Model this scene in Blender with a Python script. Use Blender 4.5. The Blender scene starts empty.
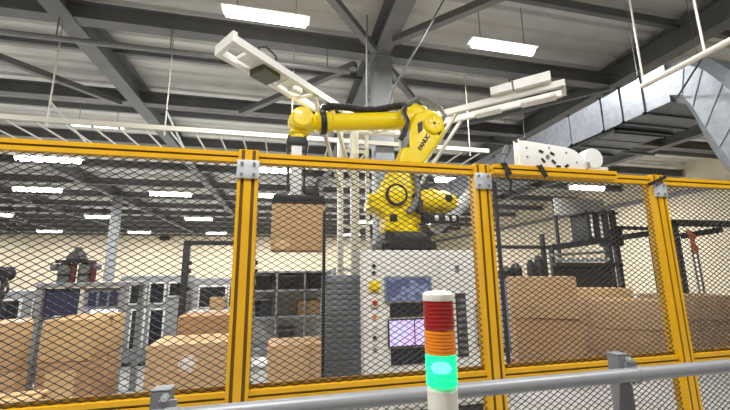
import bpy, bmesh, math, random
from mathutils import Vector, Matrix
random.seed(7)
R = math.radians
scene = bpy.context.scene
COL = scene.collection

# ------------------------------------------------------------------ camera
F_PX, YAW, PITCH, ROLL = 355.0, R(13.009), R(10.572), R(-0.67)
CAM_Z = 1.6
fwd = Vector((math.sin(YAW) * math.cos(PITCH), math.cos(YAW) * math.cos(PITCH), math.sin(PITCH)))
rt = Vector((math.cos(YAW), -math.sin(YAW), 0))
up = rt.cross(fwd)
r2 = rt * math.cos(ROLL) + up * math.sin(ROLL)
u2 = -rt * math.sin(ROLL) + up * math.cos(ROLL)
cd = bpy.data.cameras.new('camera')
cd.sensor_fit = 'HORIZONTAL'; cd.sensor_width = 36.0; cd.lens = 36.0 * F_PX / 730.0
cd.clip_start = 0.05; cd.clip_end = 200
cam = bpy.data.objects.new('camera', cd); COL.objects.link(cam)
m = Matrix((( r2.x, u2.x, -fwd.x, 0), (r2.y, u2.y, -fwd.y, 0), (r2.z, u2.z, -fwd.z, CAM_Z), (0, 0, 0, 1)))
cam.matrix_world = m
scene.camera = cam

# ------------------------------------------------------------------ world, exposure
w = bpy.data.worlds.new('world'); scene.world = w; w.use_nodes = True
bgn = w.node_tree.nodes['Background']
bgn.inputs[0].default_value = (0.9, 0.95, 1.0, 1); bgn.inputs[1].default_value = 0.15
vs = scene.view_settings
vs.view_transform = 'Standard'; vs.look = 'None'; vs.gamma = 1.0; vs.use_curve_mapping = False
vs.exposure = -0.3
LIGHT_W = 315.0          # watts of every ceiling tube light

# ------------------------------------------------------------------ materials
def lin(c):
    return tuple((v / 12.92 if v <= 0.04045 else ((v + 0.055) / 1.055) ** 2.4) for v in (c[0] / 255, c[1] / 255, c[2] / 255))
MATS = {}
def mat(name, rgb, rough=0.5, metal=0.0, var=0.12, scale=6.0, bump=0.0, bscale=40.0, emit=None, estr=0.0, stretch=None, coat=0.0):
    if name in MATS: return MATS[name]
    mt = bpy.data.materials.new(name); mt.use_nodes = True
    nt = mt.node_tree; b = nt.nodes['Principled BSDF']
    c = lin(rgb)
    b.inputs['Roughness'].default_value = rough; b.inputs['Metallic'].default_value = metal
    if coat: b.inputs['Coat Weight'].default_value = coat
    tc = nt.nodes.new('ShaderNodeTexCoord'); mp = nt.nodes.new('ShaderNodeMapping')
    nt.links.new(tc.outputs['Object'], mp.inputs[0])
    if stretch: mp.inputs['Scale'].default_value = stretch
    nz = nt.nodes.new('ShaderNodeTexNoise'); nz.inputs['Scale'].default_value = scale; nz.inputs['Detail'].default_value = 4
    nt.links.new(mp.outputs[0], nz.inputs['Vector'])
    rp = nt.nodes.new('ShaderNodeValToRGB')
    rp.color_ramp.elements[0].position = 0.3; rp.color_ramp.elements[1].position = 0.7
    rp.color_ramp.elements[0].color = tuple(v * (1 - var) for v in c) + (1,)
    rp.color_ramp.elements[1].color = tuple(min(1, v * (1 + var)) for v in c) + (1,)
    nt.links.new(nz.outputs['Fac'], rp.inputs[0]); nt.links.new(rp.outputs[0], b.inputs['Base Color'])
    if bump:
        n2 = nt.nodes.new('ShaderNodeTexNoise'); n2.inputs['Scale'].default_value = bscale
        nt.links.new(mp.outputs[0], n2.inputs['Vector'])
        bp = nt.nodes.new('ShaderNodeBump'); bp.inputs['Strength'].default_value = bump; bp.inputs['Distance'].default_value = 0.01
        nt.links.new(n2.outputs['Fac'], bp.inputs['Height']); nt.links.new(bp.outputs[0], b.inputs['Normal'])
    if emit:
        b.inputs['Emission Color'].default_value = lin(emit) + (1,); b.inputs['Emission Strength'].default_value = estr
    MATS[name] = mt
    return mt

FENCE_Y = mat('fence_yellow', (222, 168, 18), 0.38, var=0.06, coat=0.2)
ROBOT_Y = mat('robot_yellow', (240, 212, 14), 0.4, var=0.06, scale=3, coat=0.2)
MESH_D = mat('mesh_dark', (58, 56, 55), 0.5, 0.3, var=0.1)
CARD = mat('cardboard', (188, 156, 116), 0.85, var=0.09, scale=5, bump=0.15, stretch=(1, 1, 6))
CARD_D = mat('cardboard_dark', (170, 136, 98), 0.85, var=0.1, scale=5, bump=0.15, stretch=(1, 1, 6))
CARD_L = mat('cardboard_light', (200, 168, 120), 0.85, var=0.08, scale=5, bump=0.15, stretch=(1, 1, 6))
TAPE = mat('packing_tape', (150, 108, 66), 0.3, var=0.05)
PAPER = mat('paper_label', (208, 178, 132), 0.7, var=0.05)
PRINT = mat('print_pale', (222, 214, 208), 0.7, var=0.05)
WHITE = mat('white_paint', (226, 226, 222), 0.45, var=0.04)
WARMW = mat('warm_white_paint', (222, 219, 208), 0.45, var=0.04)
CREAM = mat('wall_cream', (226, 214, 190), 0.8, var=0.05, scale=1.5)
GALV = mat('galvanised', (118, 123, 130), 0.45, 0.5, var=0.16, scale=9)
STEEL = mat('steel_grey', (124, 126, 128), 0.5, 0.2, var=0.1)
BEAM = mat('beam_grey', (108, 109, 110), 0.6, 0.0, var=0.12, scale=2)
BEAM_D = mat('beam_dark', (62, 62, 63), 0.65, 0.0, var=0.12, scale=2)
COLM = mat('column_grey', (128, 131, 135), 0.55, 0.0, var=0.08, scale=2)
DECK = mat('deck_grey', (205, 203, 198), 0.6, 0.0, var=0.1, scale=1.2)
RAILG = mat('rail_grey', (138, 141, 146), 0.42, 0.15, var=0.05, scale=8)
RAILD = mat('rail_post_grey', (112, 115, 120), 0.5, 0.1, var=0.05, scale=8)
ZINC = mat('zinc', (205, 210, 214), 0.28, 0.7, var=0.12, scale=30)
PLATE = mat('plate_silver', (212, 218, 228), 0.4, 0.35, var=0.06, scale=20)
BLACK = mat('black_rubber', (30, 30, 31), 0.55, var=0.2)
DARK = mat('dark_frame', (54, 55, 58), 0.5, 0.1, var=0.12)
CASTB = mat('black_casting', (40, 41, 43), 0.5, 0.2, var=0.15)
FLOOR = mat('floor_grey', (172, 172, 170), 0.35, var=0.1, scale=1.2, bump=0.03)
WOOD = mat('pallet_wood', (176, 140, 96), 0.8, var=0.2, scale=9, stretch=(1, 8, 8))
MACH = mat('machine_grey', (150, 153, 158), 0.5, var=0.06)
MACHB = mat('machine_bluegrey', (136, 144, 156), 0.5, var=0.08)
NAVY = mat('navy_panel', (52, 58, 92), 0.35, var=0.12)
MAROON = mat('maroon_paint', (104, 42, 40), 0.45, var=0.1)
GLASSD = mat('dark_glass', (38, 42, 50), 0.12, var=0.1)
ORANGE = mat('orange_paint', (214, 108, 52), 0.5, var=0.1)
REDL = mat('red_lens', (158, 22, 26), 0.18, var=0.05, emit=(150, 10, 12), estr=0.12, coat=0.5)
AMBL = mat('amber_lens', (226, 132, 18), 0.18, var=0.05, emit=(220, 110, 5), estr=0.12, coat=0.5)
CORE = mat('green_lamp_core', (220, 255, 235), 0.4, emit=(255, 255, 255), estr=16.0)
LAMPB = mat('lamp_body', (230, 228, 218), 0.4, var=0.03)
TUBE = mat('tube_diffuser', (255, 255, 250), 0.5, emit=(255, 250, 242), estr=9.0)
REDB = mat('red_button', (200, 40, 34), 0.35, var=0.05)
YELB = mat('yellow_plate', (236, 214, 40), 0.45, var=0.05)
LIMEB = mat('olive_box', (62, 62, 28), 0.45, var=0.15)
LIMEL = mat('lime_lid', (190, 196, 110), 0.45, var=0.1)
CLEAR = mat('pale_hose', (206, 212, 216), 0.3, var=0.12, scale=20)
LADDER = mat('ladder_paint', (186, 183, 172), 0.5, var=0.05)
SLOT_SHADE = mat('slot_shade', (104, 76, 16), 0.6, var=0.1)  # shade inside the profile grooves, put in as a dark colour
INK = mat('black_ink', (34, 32, 30), 0.5, var=0.05)

def green_lens():
    mt = bpy.data.materials.new('green_lens'); mt.use_nodes = True; nt = mt.node_tree
    b = nt.nodes['Principled BSDF']; out = nt.nodes['Material Output']
    b.inputs['Base Color'].default_value = lin((20, 220, 140)) + (1,); b.inputs['Roughness'].default_value = 0.2
    b.inputs['Emission Color'].default_value = lin((24, 236, 168)) + (1,); b.inputs['Emission Strength'].default_value = 1.0
    tr = nt.nodes.new('ShaderNodeBsdfTransparent'); tr.inputs[0].default_value = lin((120, 255, 205)) + (1,)
    lw = nt.nodes.new('ShaderNodeTexNoise'); lw.inputs['Scale'].default_value = 40
    mr = nt.nodes.new('ShaderNodeMapRange'); mr.inputs['To Min'].default_value = 0.84; mr.inputs['To Max'].default_value = 0.94
    mx = nt.nodes.new('ShaderNodeMixShader')
    nt.links.new(lw.outputs['Fac'], mr.inputs[0]); nt.links.new(mr.outputs[0], mx.inputs[0])
    nt.links.new(tr.outputs[0], mx.inputs[1]); nt.links.new(b.outputs[0], mx.inputs[2]); nt.links.new(mx.outputs[0], out.inputs[0])
    return mt
GREENL = green_lens()

def screen_mat(name, base, accent, estr, scale):
    mt = bpy.data.materials.new(name); mt.use_nodes = True; nt = mt.node_tree
    b = nt.nodes['Principled BSDF']; b.inputs['Roughness'].default_value = 0.25
    tc = nt.nodes.new('ShaderNodeTexCoord'); vo = nt.nodes.new('ShaderNodeTexVoronoi'); vo.inputs['Scale'].default_value = scale
    nt.links.new(tc.outputs['Object'], vo.inputs['Vector'])
    rp = nt.nodes.new('ShaderNodeValToRGB'); rp.color_ramp.interpolation = 'CONSTANT'
    rp.color_ramp.elements[0].color = lin(base) + (1,); rp.color_ramp.elements[1].position = 0.62
    rp.color_ramp.elements[1].color = lin(accent) + (1,)
    sp = nt.nodes.new('ShaderNodeSeparateColor'); nt.links.new(vo.outputs['Color'], sp.inputs[0])
    nt.links.new(sp.outputs[0], rp.inputs[0]); nt.links.new(rp.outputs[0], b.inputs['Base Color'])
    nt.links.new(rp.outputs[0], b.inputs['Emission Color']); b.inputs['Emission Strength'].default_value = estr
    return mt
SCR_B = screen_mat('screen_blue', (118, 128, 158), (84, 92, 124), 0.45, 14)
SCR_P = screen_mat('screen_lavender', (196, 192, 240), (206, 182, 236), 0.8, 9)

# ------------------------------------------------------------------ mesh builder
class MB:
    def __init__(s): s.v = []; s.f = []
    def add(s, vs, fs):
        o = len(s.v); s.v += [tuple(p) for p in vs]; s.f += [tuple(i + o for i in f) for f in fs]; return s
    def box(s, x0, x1, y0, y1, z0, z1):
        return s.add([(x0,y0,z0),(x1,y0,z0),(x1,y1,z0),(x0,y1,z0),(x0,y0,z1),(x1,y0,z1),(x1,y1,z1),(x0,y1,z1)],
                     [(0,3,2,1),(4,5,6,7),(0,1,5,4),(1,2,6,5),(2,3,7,6),(3,0,4,7)])
    def cbox(s, x0, x1, y0, y1, z0, z1, b):           # box with chamfered edges
        bm = bmesh.new(); bmesh.ops.create_cube(bm, size=1)
        for v in bm.verts:
            v.co = Vector(((x0+x1)/2 + v.co.x*(x1-x0), (y0+y1)/2 + v.co.y*(y1-y0), (z0+z1)/2 + v.co.z*(z1-z0)))
        bmesh.ops.bevel(bm, geom=bm.edges[:], offset=b, segments=2, profile=0.6, affect='EDGES')
        bm.verts.index_update()
        s.add([v.co[:] for v in bm.verts], [[v.index for v in f.verts] for f in bm.faces]); bm.free(); return s
    def bar(s, p, q, a, b, upv=(0, 0, 1)):            # rectangular bar p->q, a wide, b tall
        p = Vector(p); q = Vector(q); d = (q - p).normalized(); u = Vector(upv)
        if abs(d.dot(u)) > 0.98: u = Vector((0, 1, 0))
        x = d.cross(u).normalized() * a / 2; y = x.cross(d).normalized() * b / 2
        vs = [p-x-y, p+x-y, p+x+y, p-x+y, q-x-y, q+x-y, q+x+y, q-x+y]
        return s.add(vs, [(3,2,1,0),(4,5,6,7),(0,1,5,4),(1,2,6,5),(2,3,7,6),(3,0,4,7)])
    def cyl(s, p, q, r, r1=None, n=14, cap=True):
        r1 = r if r1 is None else r1; p = Vector(p); q = Vector(q); d = (q - p).normalized()
        u = Vector((0,0,1)) if abs(d.z) < 0.9 else Vector((1,0,0)); x = d.cross(u).normalized(); y = d.cross(x)
        vs = []
        for c, rr in ((p, r), (q, r1)):
            for i in range(n): a = 2*math.pi*i/n; vs.append(c + (x*math.cos(a) + y*math.sin(a))*rr)
        fs = [(i, (i+1) % n, n+(i+1) % n, n+i) for i in range(n)]
        if cap: fs += [tuple(range(n-1, -1, -1)), tuple(range(n, 2*n))]
        return s.add(vs, fs)
    def tube(s, pts, r, n=8):
        pts = [Vector(p) for p in pts]; rs = r if isinstance(r, (list, tuple)) else [r]*len(pts)
        vs = []; fs = []; x = None
        for k, p in enumerate(pts):
            d = (pts[min(k+1, len(pts)-1)] - pts[max(k-1, 0)]).normalized()
            if x is None:
                u = Vector((0,0,1)) if abs(d.z) < 0.9 else Vector((1,0,0)); x = d.cross(u).normalized()
            else: x = (x - d*x.dot(d)).normalized()
            y = d.cross(x)
            for i in range(n): a = 2*math.pi*i/n; vs.append(p + (x*math.cos(a) + y*math.sin(a))*rs[k])
        for k in range(len(pts)-1):
            for i in range(n): fs.append((k*n+i, k*n+(i+1) % n, (k+1)*n+(i+1) % n, (k+1)*n+i))
        fs += [tuple(range(n-1, -1, -1)), tuple(range((len(pts)-1)*n, len(pts)*n))]
        return s.add(vs, fs)
    def lathe(s, c, prof, n=24, axis='z'):            # prof [(r, h)]
        vs = []; fs = []
        for r, h in prof:
            for i in range(n):
                a = 2*math.pi*i/n; p = (r*math.cos(a), r*math.sin(a), h)
                if axis == 'x': p = (h, p[0], p[1])
                elif axis == 'y': p = (p[0], h, -p[1])
                vs.append((c[0]+p[0], c[1]+p[1], c[2]+p[2]))
        for k in range(len(prof)-1):
            for i in range(n): fs.append((k*n+i, k*n+(i+1) % n, (k+1)*n+(i+1) % n, (k+1)*n+i))
        fs += [tuple(range(n-1, -1, -1)), tuple(range((len(prof)-1)*n, len(prof)*n))]
        return s.add(vs, fs)
    def prism(s, poly, y0, y1, bev=0.0):              # polygon in XZ extruded along Y
        bm = bmesh.new()
        a = [bm.verts.new((x, y0, z)) for x, z in poly]
        f = bm.faces.new(a)
        r = bmesh.ops.extrude_face_region(bm, geom=[f])
        for e in r['geom']:
            if isinstance(e, bmesh.types.BMVert): e.co.y = y1
        if bev:
            ed = [e for e in bm.edges if abs(e.verts[0].co.y - e.verts[1].co.y) < 1e-6]
            bmesh.ops.bevel(bm, geom=ed, offset=bev, segments=3, profile=0.5, affect='EDGES')
        bmesh.ops.recalc_face_normals(bm, faces=bm.faces[:]); bm.verts.index_update()
        s.add([v.co[:] for v in bm.verts], [[v.index for v in ff.verts] for ff in bm.faces]); bm.free(); return s
    def loft(s, secs):
        n = len(secs[0]); vs = [p for sec in secs for p in sec]; fs = []
        for k in range(len(secs)-1):
            for i in range(n): fs.append((k*n+i, k*n+(i+1) % n, (k+1)*n+(i+1) % n, (k+1)*n+i))
        fs += [tuple(range(n-1, -1, -1)), tuple(range((len(secs)-1)*n, len(secs)*n))]
        return s.add(vs, fs)
    def mesh(s, name, material, off=(0, 0, 0), smooth=35):
        me = bpy.data.meshes.new(name)
        me.from_pydata([(x-off[0], y-off[1], z-off[2]) for x, y, z in s.v], [], s.f)
        bm = bmesh.new(); bm.from_mesh(me); bmesh.ops.recalc_face_normals(bm, faces=bm.faces[:]); bm.to_mesh(me); bm.free()
        me.materials.append(material)
        if smooth:
            me.polygons.foreach_set('use_smooth', [True]*len(me.polygons)); me.set_sharp_from_angle(angle=R(smooth))
        return me

def link(name, me, parent=None, loc=(0,0,0), rz=0.0):
    o = bpy.data.objects.new(name, me); COL.objects.link(o); o.parent = parent
    o.location = loc; o.rotation_euler = (0, 0, rz); return o
def tag(o, label, cat=None, group=None, kind=None):
    if label: o['label'] = label
    if cat: o['category'] = cat
    if group: o['group'] = group
    if kind: o['kind'] = kind
    return o
class Thing:                                           # an Empty at the base; parts are given in world coordinates
    def __init__(s, name, loc, label, cat, group=None, kind=None):
        s.loc = loc; s.o = link(name, None, None, loc); tag(s.o, label, cat, group, kind)
    def part(s, name, mb, material, parent=None, label=None, smooth=35, kind=None):
        o = link(name, mb.mesh(name, material, s.loc, smooth), parent or s.o)
        if label: o['label'] = label
        if kind: o['kind'] = kind
        return o
    def share(s, name, me, loc, parent=None, rot=(0,0,0)):   # shared mesh placed at world loc
        o = link(name, me, parent or s.o, (loc[0]-s.loc[0], loc[1]-s.loc[1], loc[2]-s.loc[2])); o.rotation_euler = rot; return o
def single(name, mb, material, loc, label, cat, group=None, kind=None, smooth=35):
    return tag(link(name, mb.mesh(name, material, loc, smooth), None, loc), label, cat, group, kind)
def copy_tree(o, parent=None):
    c = o.copy(); COL.objects.link(c); c.parent = parent
    for ch in list(o.children): copy_tree(ch, c)
    return c

# ------------------------------------------------------------------ setting
X0, X1, Y0, Y1, ZC = -46.0, 20.5, -9.0, 47.0, 7.0
def struct(name, mb, material, loc=(0,0,0)):
    o = link(name, mb.mesh(name, material, loc, 35), None, loc); o['kind'] = 'structure'; return o
struct('floor', MB().box(X0, X1, Y0, Y1, -0.2, 0.0), FLOOR)
wb = struct('wall_back', MB().box(X0, X1, Y1, Y1+0.3, 0, ZC), CREAM)
wr = struct('wall_right', MB().box(X1, X1+0.3, Y0, Y1, 0, ZC), CREAM)
struct('wall_left', MB().box(X0-0.3, X0, Y0, Y1, 0, ZC), CREAM)
struct('wall_front', MB().box(X0, X1, Y0-0.3, Y0, 0, ZC), CREAM)
t1 = struct('trim_1', MB().box(X1-0.12, X1, Y0, Y1, 5.35, 5.6), STEEL)
t2 = struct('trim_2', MB().box(X0, X1-0.13, Y1-0.12, Y1, 6.05, 6.3), STEEL)
ceil = struct('ceiling', MB().box(X0, X1, Y0, Y1, ZC, ZC+0.2), DECK)
def cpart(name, mb, material, kind=None):
    o = link(name, mb.mesh(name, material), ceil)
    if kind: o['kind'] = kind
    return o
rib = MB()                                             # trapezoid ribs of the roof deck
y = Y0 + 0.3
while y < Y1 - 0.3:
    rib.add([(X0,y-.13,ZC),(X0,y-.07,ZC-.06),(X0,y+.07,ZC-.06),(X0,y+.13,ZC),(X1,y-.13,ZC),(X1,y-.07,ZC-.06),(X1,y+.07,ZC-.06),(X1,y+.13,ZC)],
            [(0,1,5,4),(1,2,6,5),(2,3,7,6)])
    y += 0.5
cpart('deck_ribs', rib, DECK, 'stuff')
def ibeam(p, q, wd, ht, tf=0.03, tw=0.03):
    p = Vector(p); q = Vector(q); b = MB(); up_ = Vector((0,0,1))
    b.bar(p + up_*(ht/2-tf/2), q + up_*(ht/2-tf/2), wd, tf); b.bar(p - up_*(ht/2-tf/2), q - up_*(ht/2-tf/2), wd, tf)
    b.bar(p, q, tw, ht-2*tf); return b
yb = -7.0
k = 0
while yb < Y1:                                          # cross beams along the fence direction
    cpart('cross_beam', ibeam((X0, yb, 6.48), (X1, yb, 6.48), 0.26, 0.36), BEAM)
    if yb + 1.75 < Y1: cpart('purlin', MB().box(X0, X1, yb+1.70, yb+1.80, 6.76, 6.94), BEAM)
    yb += 3.5
GX = [-41.3, -35.1, -28.9, -22.7, -16.5, -10.3, -4.1, 1.98, 8.35, 14.55]
for gx in GX:
    cpart('girder', ibeam((gx, Y0, 6.56), (gx, Y1, 6.56), 0.36, 0.58, 0.035, 0.04), BEAM)
def brace(p, q, s=0.14): cpart('brace', MB().bar(p, q, s, s), BEAM)
gx = 1.98                                               # plan bracing and knee braces round the column bay
brace((gx-3.3, 10.3, 6.22), (gx-0.5, 7.2, 6.22)); brace((gx+0.3, 7.2, 6.22), (gx+2.3, 9.6, 6.22))
brace((gx+0.1, 6.2, 6.22), (gx+1.6, 4.6, 6.22)); brace((gx-1.4, 5.2, 6.22), (gx-0.2, 6.6, 6.22))
brace((-6.6, 8.0, 6.25), (-4.5, 10.4, 6.25)); brace((8.3, 7.0, 6.3), (5.2, 10.4, 6.3)); brace((8.4, 7.2, 6.3), (11.2, 10.4, 6.3))

def column(x, y, wd, label):
    t = Thing('steel_column', (x, y, 0), label, 'column')
    b = MB().cbox(x-wd/2, x+wd/2, y-wd/2, y+wd/2, 0, 6.245, .015)
    t.part('shaft', b, COLM)
    t.part('base_plate', MB().box(x-wd*.75, x+wd*.75, y-wd*.75, y+wd*.75, 0, .03), STEEL)
    t.part('cap_plate', MB().box(x-wd*.6, x+wd*.6, y-wd*.6, y+wd*.6, 6.24, 6.275), STEEL)
    return t
column(2.02, 7.0, 0.40, 'grey steel building column rising right behind the yellow robot')
column(-9.9, 24.0, 0.42, 'tall slim grey steel column far behind the left fence panel')

# small dark fittings on the far wall
for i, (bx, bz, lb) in enumerate([(-31.5, 5.2, 'small dark loudspeaker high on back wall, leftmost of the two'),
                                  (-13.8, 5.5, 'small dark loudspeaker high on back wall right of the slim column')]):
    t = Thing('wall_speaker', (bx, Y1, bz), lb, 'speaker', 'wall speakers')
    t.part('housing', MB().cbox(bx-.55, bx+.55, Y1-.5, Y1-.1, bz, bz+.5, .04), BLACK)
    t.part('bracket', MB().box(bx-.1, bx+.1, Y1-.12, Y1, bz+.1, bz+.4), DARK)

# ------------------------------------------------------------------ ceiling tube lights
def make_light(L=1.4, k=1.0):
    t = Thing('tube_light', (0, 0, 0), '', None); h = L/2 + .04
    t.part('housing', MB().add([(-h,-.05*k,.10*k),(h,-.05*k,.10*k),(h,.05*k,.10*k),(-h,.05*k,.10*k),(-h,-.13*k,.04),(h,-.13*k,.04),(h,.13*k,.04),(-h,.13*k,.04)],
                               [(0,1,2,3),(4,7,6,5),(0,4,5,1),(1,5,6,2),(2,6,7,3),(3,7,4,0)]), WHITE)
    t.part('diffuser', MB().lathe((0,0,0), [(.04*k,-L/2),(.09*k,-L/2+.03),(.09*k,L/2-.03),(.04*k,L/2)], 12, 'x'), TUBE)
    for s in (-1, 1):
        t.part('hanger', MB().cyl((s*.5, 0, .1*k), (s*.5, 0, 1.0), .008, n=6), STEEL)
    ld = bpy.data.lights.new('tube_lamp', 'AREA'); ld.shape = 'RECTANGLE'; ld.size = L-.04; ld.size_y = 0.16*k
    ld.energy = LIGHT_W; ld.color = (1.0, 0.98, 0.945); ld.use_shadow = True
    lo = bpy.data.objects.new('lamp_light', ld); COL.objects.link(lo); lo.parent = t.o; lo.location = (0, 0, -0.10*k)
    return t.o
LP = make_light(); LF = make_light(2.1, 1.9)
spots = [(-.4, 5.75, 'large bright tube light at top left of the robot, near the photo top'),
         (4.2, 5.65, 'bright tube light above the right overhead arm'),
         (-8.85, 15.4, 'long bright tube light just under the top rail of left fence panel'),
         (-.5, 15.4, 'tube light glowing just left of the hanging gripper'),
         (8.2, 15.6, 'bright tube light behind mesh right of the robot shoulder'),
         (16.2, 15.8, 'tube light seen below the white drive unit on the fence'),
         (-5.5, 11.5, 'tube light partly behind the overhead cable ladder'),
         (-12.5, 21.3, 'second row tube light left of the slim column'),
         (-6.2, 21.3, 'second row tube light right of the slim column'),
         (-.5, 20.8, 'second row tube light left of the gripper bar'),
         (7.4, 21.3, 'second row tube light behind the robot body')]
spots += [(-20.6, 31.0, 'third row tube light cut by the left picture edge'), (-13.8, 31.0, 'third row tube light left beside the slim column'),
          (-6.8, 31.0, 'third row tube light high behind the dark gate frame'), (0.2, 31.0, 'third row tube light behind the held box'),
          (7.2, 31.0, 'third row tube light behind the robot pedestal'), (14.2, 31.0, 'third row tube light right of the robot hose'),
          (-31.0, 42.2, 'last row tube light farthest left by the back wall'), (-23.2, 42.2, 'last row tube light above the twin-cylinder machine'),
          (-15.0, 42.2, 'last row tube light just right of the slim column'), (-7.3, 42.2, 'last row tube light directly above the dark gate frame'),
          (.4, 42.2, 'last row tube light behind the gripper and its box'), (8.0, 42.2, 'last row tube light behind the white mast')]
OUT = 'tube light of the front rows above and behind the viewer'
spots += [(-5.0, 0.4, OUT), (-.4, 0.4, OUT), (4.2, 0.4, OUT), (-7.0, 5.7, OUT)]
for i, (lx, ly, lb) in enumerate(spots):
    o = LP if i == 0 else LF if i == 2 else copy_tree(LF if ly > 12 else LP)
    o.location = (lx, ly, 6.0); tag(o, lb, 'ceiling light', 'ceiling tube lights')
    for ch in o.children:
        if ch.type == 'LIGHT':
            ch.data = ch.data.copy(); ch.data.energy = LIGHT_W * (1.0 if ly < 12 else 2.1)

# ------------------------------------------------------------------ yellow safety fence
FY = 2.10                                               # front plane of the fence
POSTS = [-1.72, -.212, 1.302, 2.812, 4.32]
PW, PD = 0.114, 0.09
def slot_profile(w_, d_, slots, sw=0.013, sd=0.014):    # outline (x, y) with slots cut into front and back
    pts = []
    def side(y, s, xs, rev):
        out = []
        for c in (xs if not rev else xs[::-1]):
            a, b2 = (c - sw/2, c + sw/2) if not rev else (c + sw/2, c - sw/2)
            out += [(a, y), (a, y + s*sd), (b2, y + s*sd), (b2, y)]
        return out
    pts = [(-w_/2, 0)] + side(0, 1, slots, False) + [(w_/2, 0), (w_/2, d_)] + side(d_, -1, slots, True) + [(-w_/2, d_)]
    return pts
def extrude_v(prof, cx, y0, z0, z1):
    return MB().loft([[(cx+x_, y0+y_, z) for x_, y_ in prof] for z in (z0, z1)])
def extrude_h(prof, x0, x1, y0, zc):
    return MB().loft([[(xx, y0+y_, zc+x_) for x_, y_ in prof] for xx in (x0, x1)])
post_prof = slot_profile(PW, PD, [-.030, .030], .019, .026)
rail_prof = slot_profile(.062, .05, [0.0], .013, .020)
plbl = ['yellow slotted fence post beyond the left edge of the picture', 'yellow slotted fence post left of the held box',
        'yellow slotted fence post right of the stack light', 'yellow slotted fence post leaning beside the grey railing post',
        'yellow slotted fence post beyond the right edge']
for cx, lb in zip(POSTS, plbl):
    t = Thing('fence_post', (cx, FY+PD/2, 0), lb, 'fence post', 'yellow fence posts')
    t.part('extrusion', extrude_v(post_prof, cx, FY-.01, 0.008, 2.305), FENCE_Y, smooth=0)
    for sx in (-1, 1): t.part('slot_shade', MB().box(cx+sx*.030-.0094, cx+sx*.030+.0094, FY-.004, FY+.012, .02, 2.30), SLOT_SHADE)  # dark strips added to shade the post grooves
    t.part('base_plate', MB().box(cx-.09, cx+.09, FY-.04, FY+PD+.03, 0, .01), STEEL)
    t.part('end_cap', MB().cbox(cx-PW/2+.002, cx+PW/2-.002, FY-.008, FY+PD-.012, 2.305, 2.311, .002), FENCE_Y)
    pl = t.part('joint_plate', MB().cbox(cx-.062, cx+.062, FY-.018, FY-.0105, 2.135, 2.245, .003), PLATE, label='silver joining plate with four bolts')
    if 2 < cx < 3: t.part('latch', MB().bar((2.70, 2.074, 2.225), (2.865, 2.074, 2.29), .018, .022), BLACK)
    bolt = MB().cyl((0,-.008,0), (0,0,0), .0095, n=6).mesh('bolt', STEEL)
    for sx in (-1, 1):
        for sz in (-1, 1): t.share('bolt', bolt, (cx+sx*.034, FY-.018, 2.19+sz*.033), pl)

def diamond_mesh(x0, x1, z0, z1, y):
    PX, PZ, sw, sd = 0.061, 0.0345, 0.0043, 0.005
    b = MB(); n = int(round((x1-x0)/(PX/2))); dx = (x1-x0)/n; j = 0
    z = z0
    while z < z1:
        vs = []; fs = []
        for i in range(n+1):
            ph = 1 if (i + j) % 2 else -1
            zz = z + ph*PZ/4
            zz = min(max(zz, z0), z1)
            xx = x0 + i*dx
            vs += [(xx, y, zz-sw/2), (xx, y+sd, zz-sw/2), (xx, y+sd, zz+sw/2), (xx, y, zz+sw/2)]
        for i in range(n):
            for q in range(4): fs.append((i*4+q, i*4+(q+1) % 4, i*4+4+(q+1) % 4, i*4+4+q))
        b.add(vs, fs); z += PZ/2; j += 1
    return b
flbl = ['yellow framed mesh fence panel at the left edge', 'yellow framed mesh fence panel before robot and stack light',
        'yellow framed mesh fence panel with white drive unit on top', 'yellow framed mesh fence panel at the right edge']
for k in range(4):
    a, b_ = POSTS[k] + PW/2, POSTS[k+1] - PW/2
    t = Thing('mesh_fence', ((a+b_)/2, FY+.03, 0), flbl[k], 'fence panel', 'yellow mesh fence panels')
    t.part('top_rail', extrude_h(rail_prof, a, b_, FY+.006, 2.269), FENCE_Y, smooth=0)
    mid = t.part('middle_rail', extrude_h(rail_prof, a, b_, FY+.006, .957), FENCE_Y, smooth=0)
    for zc in (2.269, .957): t.part('slot_shade', MB().box(a+.001, b_-.001, FY+.012, FY+.022, zc-.0064, zc+.0064), SLOT_SHADE)  # groove shade of the rails, added as dark strips
    t.part('flange', MB().box(a, b_, FY+.040, FY+.045, .985, 1.012), FENCE_Y, mid)
    t.part('bottom_rail', extrude_h(rail_prof, a, b_, FY+.006, .13), FENCE_Y, smooth=0)
    t.part('mesh_infill', diamond_mesh(a, b_, .990, 2.240, FY+.030), MESH_D, smooth=0, kind='stuff')
    t.part('mesh_infill', diamond_mesh(a, b_, .160, .928, FY+.030), MESH_D, smooth=0, kind='stuff')

# white drive unit on an extra yellow beam, strapped to the fence top
t = Thing('drive_unit', (1.9, 2.06, 2.33), 'white perforated drive unit with round drum strapped on fence top', 'machine')
t.part('slot_shade', MB().box(1.364, 2.363, 2.042, 2.052, 2.268-.0064, 2.268+.0064), SLOT_SHADE)  # dark strip painted as the shade in the beam groove
t.part('support_beam', extrude_h(rail_prof, 1.362, 2.365, 2.036, 2.268), FENCE_Y, smooth=0)
hz = 2.300
t.part('side_plate', MB().prism([(1.575,hz),(2.12,hz),(2.115,hz+.06),(2.085,hz+.11),(2.03,hz+.145),(1.97,hz+.160),(1.64,hz+.186),(1.59,hz+.186),(1.578,hz+.198)], 2.050, 2.062, .002), WHITE)
t.part('side_plate', MB().prism([(1.575,hz),(2.12,hz),(2.115,hz+.06),(2.085,hz+.11),(2.03,hz+.145),(1.97,hz+.160),(1.64,hz+.186),(1.59,hz+.186),(1.578,hz+.198)], 2.10, 2.112, .002), WHITE)
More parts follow.
